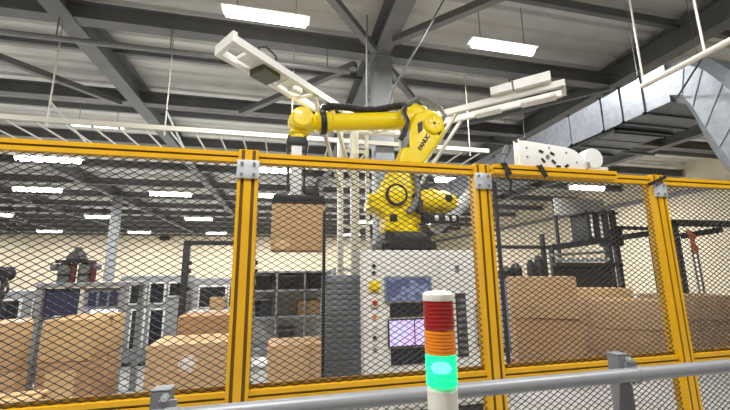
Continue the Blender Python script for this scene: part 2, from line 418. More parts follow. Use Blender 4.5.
t.part('housing', MB().cbox(1.60, 2.06, 2.062, 2.10, hz+.02, hz+.13, .008), WARMW)
t.part('drum', MB().lathe((2.195, 0, hz+.092), [(.02,2.045),(.075,2.047),(.078,2.055),(.078,2.115),(.072,2.12),(.02,2.121)], 28, 'y'), WHITE)
t.part('drum_foot', MB().cbox(2.125, 2.31, 2.05, 2.09, hz, hz+.03, .004), WARMW)
t.part('drum_clip', MB().cbox(2.115, 2.145, 2.04, 2.052, hz+.015, hz+.06, .004), ZINC)
for hx, hzz, an in ((1.705,.115,-20),(1.795,.105,-25),(1.715,.05,-50),(1.80,.045,-40),(1.835,.012,0),(1.905,.02,30)):
    a = R(an); hx += .045; t.part('slot_hole', MB().bar((hx-.018*math.cos(a), 2.0485, hz+hzz-.018*math.sin(a)), (hx+.018*math.cos(a), 2.0485, hz+hzz+.018*math.sin(a)), .018, .003, (0,1,0)), BLACK)
t.part('emblem_ring', MB().lathe((1.80, 0, hz+.078), [(.010,2.048),(.016,2.047),(.016,2.050)], 16, 'y'), STEEL)
for hx, hzz in ((1.635,.07),(1.635,.135),(1.82,.148),(1.96,.12),(2.04,.05)):
    t.part('screw', MB().lathe((hx, 0, hz+hzz), [(.004,2.047),(.007,2.0475),(.007,2.0505)], 10, 'y'), STEEL)
t.part('loose_cable', MB().tube([(1.45,2.03,2.30),(1.44,2.025,2.22),(1.47,2.022,2.17),(1.455,2.022,2.12),(1.50,2.022,2.10)], .009, 8), BLACK)
for sx in (1.43, 1.71):
    t.part('strap', MB().bar((sx, 2.030, 2.306), (sx+.045, 2.030, 2.225), .034, .006, (0,1,0)).box(sx-.02, sx+.02, 2.027, 2.048, 2.3, 2.304), BLACK)

# ------------------------------------------------------------------ grey hand railing in front
HY = 1.30
t = Thing('hand_railing', (1.0, HY, 0), 'grey pipe hand railing running in front of the yellow fence', 'railing')
t.part('top_pipe', MB().cyl((-1.6, HY-.045, 1.178), (3.4, HY-.045, 1.178), .0255, n=20), RAILG)
t.part('lower_pipe', MB().cyl((-1.6, HY-.045, .62), (3.4, HY-.045, .62), .0255, n=16), RAILG)
nut = MB().cyl((0,0,0), (0,-.014,0), .012, n=6).cyl((0,-.014,0), (0,-.026,0), .007, n=8).mesh('bolt', ZINC)
for px_ in (-.352, 1.385, 3.12):
    po = t.part('post', MB().cbox(px_-.028, px_+.028, HY-.018, HY+.036, .0, 1.246, .005), RAILD)
    t.part('post_cap', MB().cbox(px_-.028, px_+.028, HY-.018, HY+.036, 1.2462, 1.250, .0015), RAILG, po)
    t.part('foot_plate', MB().box(px_-.07, px_+.07, HY-.05, HY+.085, 0, .01), RAILD, po)
    t.part('clamp', MB().lathe((px_+.043, HY-.045, 1.178), [(.027,-.02),(.0285,-.018),(.0285,.018),(.027,.02)], 18, 'x').box(px_-.0, px_+.05, HY-.03, HY-.018, 1.135, 1.222), RAILG, po)
    for zz in (1.230, 1.142): t.share('bolt', nut, (px_+.016, HY-.019, zz), po)

# ------------------------------------------------------------------ stack light
sx, sy = .322, .72
t = Thing('stack_light', (sx, sy, 0), 'signal tower with red, amber and lit green segments on white pole', 'stack light')
rr = .0312
t.part('floor_stand', MB().lathe((sx, sy, 0), [(.14,0),(.14,.012),(.03,.03),(.022,.05),(.022,.96),(.03,.97)], 24), WARMW)
t.part('pole_sleeve', MB().lathe((sx, sy, 0), [(.03,.965),(rr-.001,.97),(rr-.001,1.365),(rr*.8,1.372)], 28), LAMPB)
def lens(z0, z1, name, mt, n=7):
    pr = [(rr*.9, z0)]
    for i in range(n):
        a = z0 + (z1-z0)*i/n; h = (z1-z0)/n
        pr += [(rr, a+h*.12), (rr+.0008, a+h*.5), (rr, a+h*.88), (rr-.0012, a+h)]
    pr += [(rr*.9, z1)]
    return t.part(name, MB().lathe((sx, sy, 0), pr, 32), mt)
g = lens(1.372, 1.431, 'green_lens', GREENL, 5)
t.part('lamp_core', MB().lathe((sx, sy, 0), [(.004,1.394),(.016,1.396),(.022,1.404),(.016,1.412),(.004,1.414)], 20), CORE, g)
lens(1.433, 1.479, 'amber_lens', AMBL); lens(1.481, 1.537, 'red_lens', REDL)
t.part('cap', MB().lathe((sx, sy, 0), [(rr+.0008,1.538),(rr+.0012,1.542),(rr+.0005,1.551),(rr*.8,1.556),(rr*.3,1.558)], 28), LAMPB)

# ------------------------------------------------------------------ yellow palletising robot
RX, RY = 1.62, 4.70
t = Thing('palletising_robot', (RX, RY, 0), 'yellow articulated palletising robot on black pedestal holding a cardboard box', 'robot')
p = t.part('pedestal', MB().cbox(RX-.36, RX+.36, RY-.36, RY+.36, 0.03, 1.88, .02), CASTB)
t.part('foot_plate', MB().box(RX-.42, RX+.42, RY-.42, RY+.42, 0, .03), CASTB, p)
t.part('base', MB().loft([[(RX+a*s_, RY+b2*s_, z) for a, b2 in ((-1,-.7),(-.7,-1),(.7,-1),(1,-.7),(1,.7),(.7,1),(-.7,1),(-1,.7))] for s_, z in ((.38,1.88),(.38,1.95),(.33,2.0),(.31,2.10))]), CASTB)
t.part('turntable', MB().lathe((RX-.02, RY, 0), [(.27,2.10),(.29,2.11),(.29,2.16),(.25,2.20),(.24,2.26)], 32), ROBOT_Y)
sh = t.part('shoulder_housing', MB().prism([(1.42, 2.97), (1.33, 2.8), (1.22, 2.63), (1.11, 2.55), (1.09, 2.43), (1.24, 2.38), (1.32, 2.3), (1.3, 2.14), (1.4, 2.09), (1.54, 2.17), (1.65, 2.19), (1.84, 2.24), (1.77, 2.38), (1.74, 2.55), (1.74, 2.76), (1.7, 2.99)], 4.44, 4.86, .05), ROBOT_Y)
t.part('joint_ring', MB().lathe((1.455, 0, 2.60), [(.10,4.395),(.14,4.39),(.15,4.40),(.15,4.45)], 28, 'y'), INK, sh)
t.part('joint_cover', MB().lathe((1.455, 0, 2.60), [(.02,4.375),(.095,4.38),(.118,4.392),(.118,4.44)], 28, 'y'), ROBOT_Y, sh)
t.part('side_motor', MB().lathe((0, 4.5, 2.55), [(.03,1.07),(.06,1.08),(.07,1.11),(.07,1.25)], 18, 'x'), ROBOT_Y, sh)
t.part('cable_bundle', MB().tube([(1.62,4.46,3.06),(1.72,4.42,2.90),(1.76,4.41,2.74),(1.75,4.41,2.60),(1.70,4.40,2.46),(1.60,4.40,2.36)], .045, 10), STEEL)
t.part('hole_shade', MB().cbox(1.36, 1.46, 4.425, 4.45, 2.24, 2.34, .01), INK, sh)  # dark block stands for the shade in an open hole
mo = t.part('axis_motor', MB().lathe((0, 4.56, 2.55), [(.10,1.74),(.15,1.78),(.165,1.84),(.165,2.20),(.15,2.26),(.12,2.34),(.06,2.36)], 24, 'x'), ROBOT_Y)
t.part('motor_hole_shade', MB().lathe((2.20, 0, 2.575), [(.03,4.385),(.055,4.39),(.06,4.42)], 16, 'y'), INK, mo)  # black disc painted as the shaded hole at the motor end
t.part('motor_flange', MB().lathe((0, 4.56, 2.55), [(.175,1.98),(.185,1.99),(.185,2.03),(.175,2.04)], 24, 'x'), ROBOT_Y, mo)
la = t.part('lower_arm', MB().prism([(1.40,2.56),(1.47,2.94),(1.56,3.22),(1.67,3.45),(1.73,3.66),(1.81,3.84),(2.0,3.93),(2.16,3.89),(2.25,3.77),(2.26,3.60),(2.16,3.42),(2.01,3.23),(1.88,3.05),(1.79,2.81),(1.72,2.58),(1.56,2.48)], 4.50, 4.74, .045), ROBOT_Y)
t.part('elbow_ring', MB().lathe((2.07, 0, 3.69), [(.085,4.47),(.13,4.455),(.15,4.465),(.15,4.53)], 28, 'y'), ROBOT_Y, la)
t.part('elbow_shade', MB().lathe((2.07, 0, 3.69), [(.02,4.485),(.095,4.48),(.095,4.50)], 24, 'y'), INK, la)  # dark disc puts the shade of the hub cavities into colour
for k in range(5):
    a = 2*math.pi*k/5 + .3
    t.part('elbow_spoke', MB().bar((2.07, 4.475, 3.69), (2.07+.10*math.cos(a), 4.475, 3.69+.10*math.sin(a)), .035, .03, (0,1,0)), ROBOT_Y, la)
t.part('rib_pocket', MB().prism([(1.83,3.52),(1.90,3.58),(1.90,3.72),(1.83,3.68)], 4.488, 4.51, .004), INK, la)
t.part('rib_pocket', MB().prism([(2.15,3.52),(2.19,3.58),(2.19,3.66),(2.13,3.56)], 4.488, 4.51, .004), INK, la)
cu = bpy.data.curves.new('lettering', 'FONT'); cu.body = 'FANUC'; cu.size = .085; cu.extrude = .002; cu.offset = .004; cu.align_x = 'CENTER'; cu.align_y = 'CENTER'
tmp = bpy.data.objects.new('lettering_tmp', cu); COL.objects.link(tmp)
bpy.context.view_layer.update()
lm = bpy.data.meshes.new_from_object(tmp.evaluated_get(bpy.context.evaluated_depsgraph_get())); lm.name = 'lettering'
bpy.data.objects.remove(tmp); lm.materials.clear(); lm.materials.append(INK)
lo = link('lettering', lm, la, (1.915-RX, 4.497-RY, 3.40)); lo.rotation_euler = (R(90), R(-57), 0)
# forearm, elbow block and dress pack
eb = t.part('elbow_block', MB().prism([(1.70,3.68),(1.74,3.98),(1.86,4.06),(2.02,4.02),(2.10,3.86),(2.06,3.68),(1.9,3.62)], 4.60, 4.98, .05), ROBOT_Y)
t.part('elbow_motor', MB().lathe((2.07, 0, 3.74), [(.13,4.74),(.14,4.76),(.14,5.02),(.10,5.06)], 20, 'y'), INK, eb)
A, B = Vector((1.80, 4.78, 3.84)), Vector((.50, 4.74, 3.68)); D = (B-A).normalized()
fa = t.part('forearm', MB().tube([A, A+D*.10, A+D*.14, B-D*.14, B-D*.1, B], [.20,.20,.135,.12,.15,.15], 24), ROBOT_Y)
t.part('collar', MB().tube([B-D*.03, B+D*.05], [.175,.175], 24), INK)
wr_ = t.part('wrist', MB().tube([B+D*.04, B+D*.08, B+D*.12, B+D*.16, B+D*.22, B+D*.30, B+D*.38, B+D*.45, B+D*.49], [.15,.15,.11,.13,.18,.205,.18,.11,.03], 24), ROBOT_Y)
W = B + D*.30
t.part('wrist_cover', MB().lathe((W.x, 0, W.z), [(.03,4.50),(.12,4.505),(.15,4.53),(.16,4.60)], 24, 'y'), ROBOT_Y, wr_)
t.part('wrist_flange', MB().lathe((W.x-.04, W.y, 0), [(.13,3.50),(.14,3.47),(.11,3.44),(.11,3.40),(.09,3.38)], 22), ROBOT_Y, wr_)
dp = []; dr = []
for i in range(80):
    s_ = i/79; q = B.lerp(A, s_*1.12 - .06) + Vector((0, -.04, .19 + .03*math.sin(s_*9) - .05*(1 if s_ < .04 else 0)))
    dp.append(q); dr.append(.048 + .008*(i % 2))
t.part('hose_pack', MB().tube(dp, dr, 10), BLACK)
t.part('hose_loop', MB().tube([(1.72,4.62,4.02),(1.86,4.55,4.10),(2.02,4.5,4.05),(2.16,4.46,3.95),(2.24,4.46,3.82),(2.20,4.5,3.72)], .03, 8), STEEL)
t.part('hose_loop', MB().tube([(1.70,4.60,3.98),(1.64,4.56,3.86),(1.68,4.5,3.70),(1.62,4.5,3.5),(1.56,4.5,3.42)], .035, 8), BLACK)
t.part('valve_block', MB().cbox(1.60, 1.70, 4.5, 4.62, 3.30, 3.60, .01), STEEL)
t.part('hose_pack', MB().tube([(1.70,4.42,2.62),(1.78,4.40,2.50),(1.74,4.38,2.38),(1.86,4.38,2.32),(2.10,4.38,2.30)], .045, 10), BLACK)
pk = t.part('plug_strip', MB().cbox(1.80, 2.30, 4.34, 4.46, 2.22, 2.34, .01), BLACK)
for xx in (1.95, 2.10, 2.20): t.part('plug', MB().cbox(xx, xx+.05, 4.32, 4.345, 2.25, 2.32, .006), WHITE, pk)
hp = [Vector((2.68,4.62,2.72)), Vector((2.55,4.6,2.58)), Vector((2.36,4.58,2.42)), Vector((2.18,4.58,2.28)), Vector((2.02,4.6,2.14))]
pts = []
for i in range(len(hp)-1):
    for j in range(10): pts.append(hp[i].lerp(hp[i+1], j/10))
t.part('corrugated_hose', MB().tube(pts, [.085 + .012*(i % 2) for i in range(len(pts))], 14), CLEAR, smooth=0)
# end effector
gm = t.part('gripper_mast', MB().cbox(.07, .21, 4.63, 4.77, 2.56, 3.30, .012), WHITE)
t.part('mast_bracket', MB().cbox(.02, .26, 4.60, 4.80, 3.28, 3.39, .015), CASTB, gm)
for xx in (.035, .245):
    t.part('air_hose', MB().tube([(xx,4.66,3.42),(xx-.02 if xx < .1 else xx+.03,4.62,3.30),(xx,4.62,3.05),(xx,4.62,2.60)], .016, 8), BLACK, gm)
vg = t.part('vacuum_gripper', MB().cbox(-.14, .50, 4.45, 4.95, 2.475, 2.56, .015), CASTB)
t.part('pump', MB().cbox(.26, .44, 4.52, 4.80, 2.56, 2.68, .02), CASTB, vg); t.part('pump', MB().cbox(-.10, .04, 4.55, 4.80, 2.56, 2.63, .02), STEEL, vg)
t.part('foam_pad', MB().box(-.15, .51, 4.44, 4.96, 2.450, 2.475), BLACK, vg)

# ------------------------------------------------------------------ cardboard boxes and pallets
def cardboard_box(label, cx, cy, z0, sx_, sy_, sz_, rz=0.0, m_=None, group=None, tape=True, lab=None, emblem=None):
    o = link('cardboard_box', None, None, (cx, cy, z0), rz); tag(o, label, 'box', group)
    link('carton', MB().cbox(-sx_/2, sx_/2, -sy_/2, sy_/2, 0.001, sz_-.004, .016).mesh('carton', m_ or CARD), o)
    fl = MB()
    for s_ in (-1, 1): fl.box(-sx_/2+.004, sx_/2-.004, min(s_*.002, s_*(sy_/2-.004)), max(s_*.002, s_*(sy_/2-.004)), sz_-.0045, sz_-.0005)
    for s_ in (-1, 1):
        link('flap', MB().box(-sx_/2+.006, sx_/2-.006, min(s_*.002, s_*(sy_/2-.006)), max(s_*.002, s_*(sy_/2-.006)), sz_-.0042, sz_-.0008).mesh('flap', m_ or CARD), o)
    if tape:
        link('tape', MB().box(-sx_/2-.0006, sx_/2+.0006, -.03, .03, sz_-.0009, sz_).box(-sx_/2-.0006, -sx_/2+.0006, -.03, .03, sz_-.09, sz_).box(sx_/2-.0006, sx_/2+.0006, -.03, .03, sz_-.09, sz_).mesh('tape', TAPE), o)
    if lab:
        x0, x1, z0_, z1_ = lab
        link('paper_label', MB().box(x0, x1, -sy_/2-.0012, -sy_/2, z0_, z1_).mesh('paper_label', PAPER), o)
    if emblem:
        ex, ez, er = emblem
        e = link('printed_emblem', MB().lathe((ex, 0, ez), [(er*.05,-sy_/2-.0010),(er*.78,-sy_/2-.0010),(er*.8,-sy_/2)], 24, 'y').mesh('printed_emblem', PRINT), o)
        ring = MB(); n = 24
        for i in range(n):
            a0, a1 = 2*math.pi*i/n, 2*math.pi*(i+.62)/n
            ring.bar((ex+er*math.cos(a0), -sy_/2-.001, ez+er*math.sin(a0)), (ex+er*math.cos(a1), -sy_/2-.001, ez+er*math.sin(a1)), er*.22, .002, (0,1,0))
        link('emblem_ring', ring.mesh('emblem_ring', PRINT), e)
    return o
PALM = {}
def pallet(label, cx, cy, rz=0, L=1.2, Wd=.8, group='wooden pallets under the boxes'):
    o = link('pallet', None, None, (cx, cy, 0), rz); tag(o, label, 'pallet', group)
    key = (L, Wd)
    if key not in PALM:
        PALM[key] = (MB().box(-L/2, L/2, -.05, .05, 0, .022).mesh('deck_board', WOOD), MB().box(-.05, .05, -.05, .05, 0, .078).mesh('block', WOOD), MB().box(-.05, .05, -Wd/2, Wd/2, 0, .022).mesh('stringer', WOOD))
    d, b, s_ = PALM[key]
    for i in range(5): link('deck_board', d, o, (0, -Wd/2+.05 + i*(Wd-.1)/4, .122))
    for i in range(3):
        link('deck_board', d, o, (0, -Wd/2+.05 + i*(Wd-.1)/2, 0))
        link('stringer', s_, o, ((-1+i)*(L/2-.05), 0, .10))
        for j in range(3): link('block', b, o, ((-1+i)*(L/2-.05), (-1+j)*(Wd/2-.05), .022))
    return o
PZ0 = .145
# held by the robot
cardboard_box('brown cardboard box hanging under the robot gripper', .18, 4.70, 1.86, .66, .5, .59, 0, CARD, lab=(-.28, -.1, .02, .13))
# left stacks
G1 = 'cardboard boxes on the left pallets'
pallet('pallet under the box stack at the left picture edge', -2.97, 4.63, R(32), .8, .6)
cardboard_box('lower box of the stack cut by the left picture edge', -2.97, 4.63, PZ0, .72, .50, .50, R(32), CARD, G1)
cardboard_box('upper box of the stack cut by the left picture edge', -2.97, 4.63, PZ0+.50, .70, .50, .475, R(31), CARD, G1)
pallet('pallet under the two-box stack left of the slim column', -2.12, 4.78, 0, .55, .75)
cardboard_box('lower box of the big two-box stack, paper patch on its front', -2.12, 4.76, PZ0, .49, .70, .585, R(1), CARD_D, G1, lab=(-.16, .1, .05, .5))
cardboard_box('upper box of the big two-box stack in left fence panel', -2.12, 4.76, PZ0+.585, .48, .70, .41, R(-2), CARD_L, G1)
pallet('pallet under the box with round printed emblem', -.97, 4.72, 0, .8, .75)
cardboard_box('wide cardboard box with a round pale emblem printed on front', -.975, 4.72, PZ0, .82, .66, .70, R(2), CARD, G1, emblem=(.0, .50, .085))
pallet('pallet behind the emblem box', -.95, 5.45, 0, .8, .6)
cardboard_box('lower of two boxes directly behind the emblem box', -.93, 5.42, PZ0, .72, .55, .46, 0, CARD, G1)
cardboard_box('taller upper box peeking over the emblem box', -.93, 5.42, PZ0+.46, .72, .55, .45, R(1), CARD_D, G1)
cardboard_box('low cardboard box on the floor at the bottom left corner', -2.30, 3.85, 0, .62, .30, .585, R(8), CARD_L, G1)
# centre
pallet('pallet under the lone box in the middle fence panel', .165, 4.42, 0, .8, .6)
cardboard_box('lone box low in the middle panel below the held box', .165, 4.42, PZ0, .60, .5, .67, R(1), CARD, lab=None)
# right stacks
G2 = 'cardboard boxes on the right pallets'
pallet('pallet under the tall two-box stack right of the stack light', 4.02, 5.06, R(-28), 1.0, .7)
cardboard_box('lower box of the tall stack right of the stack light', 4.03, 5.07, PZ0, .92, .62, .73, R(-27), CARD_D, G2)
cardboard_box('upper box of the tall stack right of the stack light', 4.01, 5.05, PZ0+.73, .92, .62, .61, R(-29), CARD, G2)
pallet('pallet under the stack behind the railing post', 5.85, 5.35, R(-26), 1.2, .8)
cardboard_box('lower box of the stack behind the grey railing post', 5.85, 5.35, PZ0, 1.06, .75, .46, R(-26), CARD_D, G2)
cardboard_box('upper box of the stack behind the grey railing post', 5.84, 5.33, PZ0+.46, 1.04, .75, .46, R(-28), CARD, G2)
pallet('pallet of the taller rear stack near the dark gantry', 6.22, 6.13, R(-26), 1.2, .8)
cardboard_box('lower box of the rear stack near the dark gantry', 6.22, 6.13, PZ0, .95, .7, .55, R(-26), CARD, G2)
cardboard_box('yellowish upper box of the rear stack near dark gantry', 6.22, 6.13, PZ0+.55, .95, .7, .52, R(-26), CARD_L, G2)
pallet('pallet under the stack at right picture edge', 7.62, 5.55, R(-18), 1.3, .9)
cardboard_box('lower box of the stack at the right picture edge', 7.62, 5.55, PZ0, 1.25, .85, .52, R(-18), CARD_D, G2)
cardboard_box('upper box of the stack at the right picture edge', 7.60, 5.52, PZ0+.52, 1.22, .85, .42, R(-19), CARD, G2)

# ------------------------------------------------------------------ white control cabinet before the robot
CY = 4.0
t = Thing('control_cabinet', (1.62, CY+.12, 0), 'white control cabinet with screens and buttons below the robot', 'cabinet')
cb = t.part('body', MB().cbox(.90, 2.42, CY, CY+.20, .10, 1.84, .008), WHITE)
t.part('plinth', MB().box(.94, 2.38, CY+.03, CY+.18, 0, .10), DARK)
t.part('door', MB().cbox(.93, 1.80, CY-.018, CY, .14, 1.81, .004), WHITE, None)
t.part('door', MB().cbox(1.82, 2.40, CY-.018, CY, .14, 1.81, .004), WHITE, None)
s1 = t.part('upper_screen', MB().cbox(1.13, 1.70, CY-.05, CY-.018, 1.25, 1.54, .008), MACHB)
t.part('display', MB().box(1.15, 1.68, CY-.053, CY-.05, 1.27, 1.52), SCR_B, s1)
s2 = t.part('lower_screen', MB().cbox(1.16, 1.62, CY-.05, CY-.018, .77, 1.07, .008), DARK)
t.part('display', MB().box(1.175, 1.46, CY-.053, CY-.05, .785, 1.055), SCR_P, s2)
t.part('display', MB().box(1.475, 1.605, CY-.053, CY-.05, .785, 1.055), SCR_P, s2)
t.part('dark_panel', MB().cbox(1.19, 1.60, CY-.03, CY-.018, 1.09, 1.235, .004), GLASSD)
t.part('dark_panel', MB().cbox(1.19, 1.60, CY-.03, CY-.018, .58, .75, .004), GLASSD)
vt = t.part('vent_slot', MB().cbox(2.00, 2.13, CY-.03, CY-.018, .62, 1.33, .004), DARK)
for i in range(9): t.part('vent_slat', MB().box(2.015, 2.115, CY-.036, CY-.03, .66+i*.072, .695+i*.072), STEEL, vt)
t.part('handle', MB().cyl((2.26,CY-.05,.70), (2.26,CY-.05,1.22), .014, n=10).cyl((2.26,CY-.05,.75), (2.26,CY-.015,.75), .01, n=8).cyl((2.26,CY-.05,1.17), (2.26,CY-.015,1.17), .01, n=8), STEEL)
t.part('key_lock', MB().cbox(2.02, 2.07, CY-.03, CY-.018, 1.58, 1.66, .004), STEEL)
yp = t.part('button_plate', MB().cbox(.955, 1.075, CY-.04, CY-.018, 1.37, 1.49, .006), YELB)
t.part('stop_button', MB().lathe((1.015, 0, 1.43), [(.02,CY-.075),(.032,CY-.07),(.034,CY-.055),(.018,CY-.05),(.018,CY-.04)], 18, 'y'), YELB, yp)
rp_ = t.part('button_plate', MB().cbox(.965, 1.065, CY-.035, CY-.018, 1.20, 1.31, .006), WARMW)
t.part('red_button', MB().lathe((1.015, 0, 1.255), [(.015,CY-.065),(.027,CY-.06),(.028,CY-.035)], 16, 'y'), REDB, rp_)
for zz, mm in ((1.10, ORANGE), (1.0, WARMW), (.88, BLACK), (.76, STEEL), (1.66, BLACK), (1.58, BLACK)):
    t.part('switch', MB().lathe((1.012, 0, zz), [(.012,CY-.045),(.02,CY-.043),(.022,CY-.018)], 14, 'y'), mm)
# ------------------------------------------------------------------ grey louvred cabinet and rack behind the centre box
t = Thing('louvred_cabinet', (.80, 5.0, 0), 'tall dark grey louvred cabinet left of the white control cabinet', 'cabinet')
t.part('body', MB().cbox(.55, 1.06, 4.92, 5.2, .05, 1.55, .008), MACHB); t.part('plinth', MB().box(.58, 1.03, 4.95, 5.18, 0, .05), DARK)
sl = MB().box(.58, 1.03, 4.905, 4.918, -.018, .018).mesh('louvre', STEEL)
for i in range(19): t.share('louvre', sl, (0, 0, .2+i*.07), rot=(0,0,0))
t = Thing('guide_post', (.452, 4.05, 0), 'thin dark upright guide post beside the held box', 'post')
t.part('shaft', MB().cbox(.435, .47, 4.035, 4.07, .012, 2.28, .004), BLACK); t.part('foot', MB().cyl((.452,4.052,0), (.452,4.052,.012), .06, n=16), DARK)

def rack(name, label, cat, x0, x1, y0, y1, zs, mt, group=None):
    t = Thing(name, ((x0+x1)/2, (y0+y1)/2, 0), label, cat, group)
    for xx in (x0, x1-.05):
        for yy in (y0, y1-.05): t.part('upright', MB().box(xx, xx+.05, yy, yy+.05, 0, zs[-1]+.03), mt)
    for z in zs: t.part('shelf', MB().box(x0+.05, x1-.05, y0, y1, z-.03, z), mt)
    return t
rk = rack('storage_rack', 'light grey shelving rack behind the middle fence panel', 'rack', -.55, .95, 6.5, 7.1, [.35, .85, 1.30, 1.62], MACH)
rk.part('back_panel', MB().box(-.50, .90, 7.06, 7.09, .10, 1.62), WHITE)
for xx in (-.1, .38): rk.part('divider', MB().box(xx, xx+.03, 6.50, 6.54, .35, 1.62), MACH)
for i, (xx, zz, s_, mm, lb) in enumerate([(-.32,1.305,.26,BLACK,'black bin on rack shelf nearest the fence post'),(.12,1.305,.24,GLASSD,'dark glassy bin second along the rack shelf'),(.62,1.305,.30,BLACK,'black bin at the right end of rack shelf'),
                                   (-.3,.855,.30,GLASSD,'dark tall bin low on the rack near fence post'),(.1,.355,.28,DARK,'dark bin on the bottom rack shelf')]):
    tt = Thing('storage_bin', (xx, 6.75, zz), lb, 'bin', 'dark bins on the rack')
    h = s_*.9
    tt.part('tub', MB().loft([[(xx-s_/2*k_, 6.75-.2*k_, z), (xx+s_/2*k_, 6.75-.2*k_, z), (xx+s_/2*k_, 6.75+.2*k_, z), (xx-s_/2*k_, 6.75+.2*k_, z)] for k_, z in ((.85, zz), (1, zz+h))]), mm)
    tt.part('lid', MB().cbox(xx-s_/2-.015, xx+s_/2+.015, 6.53, 6.97, zz+h, zz+h+.02, .005), STEEL)
cardboard_box('small box on the lower rack shelf above the lone box', .48, 6.78, .855, .40, .4, .24, 0, CARD)

# ------------------------------------------------------------------ left machines
t = Thing('forming_machine', (-2.44, 5.65, 0), 'grey framed machine with twin dark cylinders on top, left panel', 'machine')
for xx in (-2.93, -2.0):
    for yy in (5.35, 5.95): t.part('leg', MB().box(xx-.035, xx+.035, yy-.035, yy+.035, 0, 1.46), MACH)
t.part('top_frame', MB().cbox(-2.97, -1.95, 5.30, 6.0, 1.44, 1.50, .008), MACH)
t.part('panel', MB().box(-2.89, -2.52, 5.36, 5.38, 1.10, 1.43), NAVY); t.part('panel', MB().box(-2.44, -2.04, 5.36, 5.38, 1.16, 1.43), MACHB)
t.part('panel', MB().box(-2.9, -2.04, 5.40, 5.42, .3, 1.08), MACHB)
t.part('divider', MB().box(-2.50, -2.46, 5.34, 5.40, .3, 1.44), WHITE)
for i in range(3): t.part('window', MB().box(-2.41+i*.12, -2.32+i*.12, 5.352, 5.362, 1.2, 1.38), NAVY)
for k, xx in enumerate((-2.78, -2.55)):
    c_ = t.part('cylinder', MB().lathe((xx, 5.5, 0), [(.07,1.50),(.075,1.51),(.075,1.72),(.05,1.75)], 16), STEEL)
    t.part('cylinder_band', MB().lathe((xx, 5.5, 0), [(.076,1.58),(.078,1.585),(.078,1.61),(.076,1.615)], 16), BLACK, c_)
    t.part('side_rod', MB().cyl((xx+.11, 5.48, 1.5), (xx+.11, 5.48, 1.75), .03, n=10), MAROON)
t.part('head', MB().cbox(-2.86, -2.47, 5.4, 5.6, 1.75, 1.79, .01), CASTB)
t.part('motor', MB().lathe((-2.66, 5.5, 0), [(.11,1.79),(.12,1.80),(.09,1.88),(.05,1.92),(.04,1.96)], 16), CASTB)
t.part('knob', MB().lathe((-2.9, 5.5, 1.70), [(.02,-.05),(.05,-.03),(.05,.03),(.02,.05)], 12, 'x'), STEEL); t.part('knob', MB().lathe((-2.42, 5.5, 1.70), [(.02,-.05),(.05,-.03),(.05,.03),(.02,.05)], 12, 'x'), STEEL)

def cabinet(label, x0, x1, y0, y1, z1, wins, m_=MACH):
    t = Thing('equipment_cabinet', ((x0+x1)/2, (y0+y1)/2, 0), label, 'cabinet', 'grey equipment cabinets at left')
    t.part('body', MB().cbox(x0, x1, y0, y1, .06, z1, .01), m_); t.part('plinth', MB().box(x0+.03, x1-.03, y0+.03, y1-.03, 0, .06), DARK)
    for a, b2, c_, d in wins:
        fr = t.part('window', MB().cbox(a-.03, b2+.03, y0-.02, y0, c_-.03, d+.03, .005), WHITE)
        t.part('pane', MB().box(a, b2, y0-.023, y0-.02, c_, d), GLASSD, fr)
    return t
cabinet('light grey cabinet with three dark windows beside dark gate frame', -2.85, -1.72, 7.4, 8.0, 1.56, [(-2.66,-2.44,1.08,1.42),(-2.34,-2.12,1.08,1.42),(-2.02,-1.84,1.2,1.42),(-2.6,-2.42,.3,.95),(-2.3,-2.1,.3,.95)])
cabinet('low grey cabinet with wide black opening beside yellow post', -1.62, -.80, 7.4, 8.0, 1.50, [(-1.50,-1.05,.98,1.34),(-.97,-.86,.98,1.34)])
cardboard_box('small box resting on a ledge before the black opening', -1.14, 7.22, .94, .26, .24, .22, 0, CARD)
t = Thing('ledge', (-1.2, 7.22, .90), 'narrow white ledge under the black cabinet opening', 'shelf')
t.part('board', MB().cbox(-1.6, -.82, 7.05, 7.398, .90, .938, .006), WHITE); t.part('bracket', MB().box(-1.5, -1.46, 7.1, 7.398, .78, .90).box(-.95, -.91, 7.1, 7.398, .78, .90), STEEL)
cabinet('pale cabinet at far left behind the edge box stack', -4.6, -3.35, 7.0, 7.6, 1.35, [(-4.4,-4.1,.8,1.2),(-3.9,-3.6,.8,1.2)], MACH)
# dark tools on a rod rack far left
t = Thing('hose_reel', (-4.0, 6.4, 0), 'small dark hose reel on a stand at the far left edge', 'reel')
t.part('stand', MB().bar((-4.0,6.4,0), (-4.0,6.4,1.60), .04, .04).box(-4.15, -3.85, 6.25, 6.55, 0, .03), DARK)
t.part('reel', MB().lathe((-4.0, 0, 1.62), [(.04,6.28),(.11,6.29),(.11,6.31),(.07,6.33),(.07,6.42),(.11,6.44),(.11,6.46),(.04,6.47)], 18, 'y'), BLACK)
t.part('hose_end', MB().tube([(-3.93,6.32,1.56),(-3.85,6.28,1.4),(-3.92,6.27,1.25),(-3.85,6.27,1.1)], .02, 8), BLACK)

# dark gate frame
t = Thing('gate_frame', (-.95, 5.62, 0), 'dark light-curtain frame standing between emblem box and yellow post', 'frame')
for xx in (-1.41, -.46): 
    pp = t.part('post', MB().cbox(xx-.045, xx+.045, 5.80, 5.88, .012, 2.02, .006), DARK)
    t.part('foot', MB().box(xx-.08, xx+.08, 5.75, 5.93, 0, .012), DARK, pp)
    for zz in (1.35, 1.6, 1.72): t.part('sensor', MB().cbox(xx+.045, xx+.085, 5.80, 5.84, zz, zz+.06, .005), BLACK, pp)
t.part('crossbar', MB().cbox(-1.455, -.415, 5.80, 5.88, 2.02, 2.085, .006), DARK)

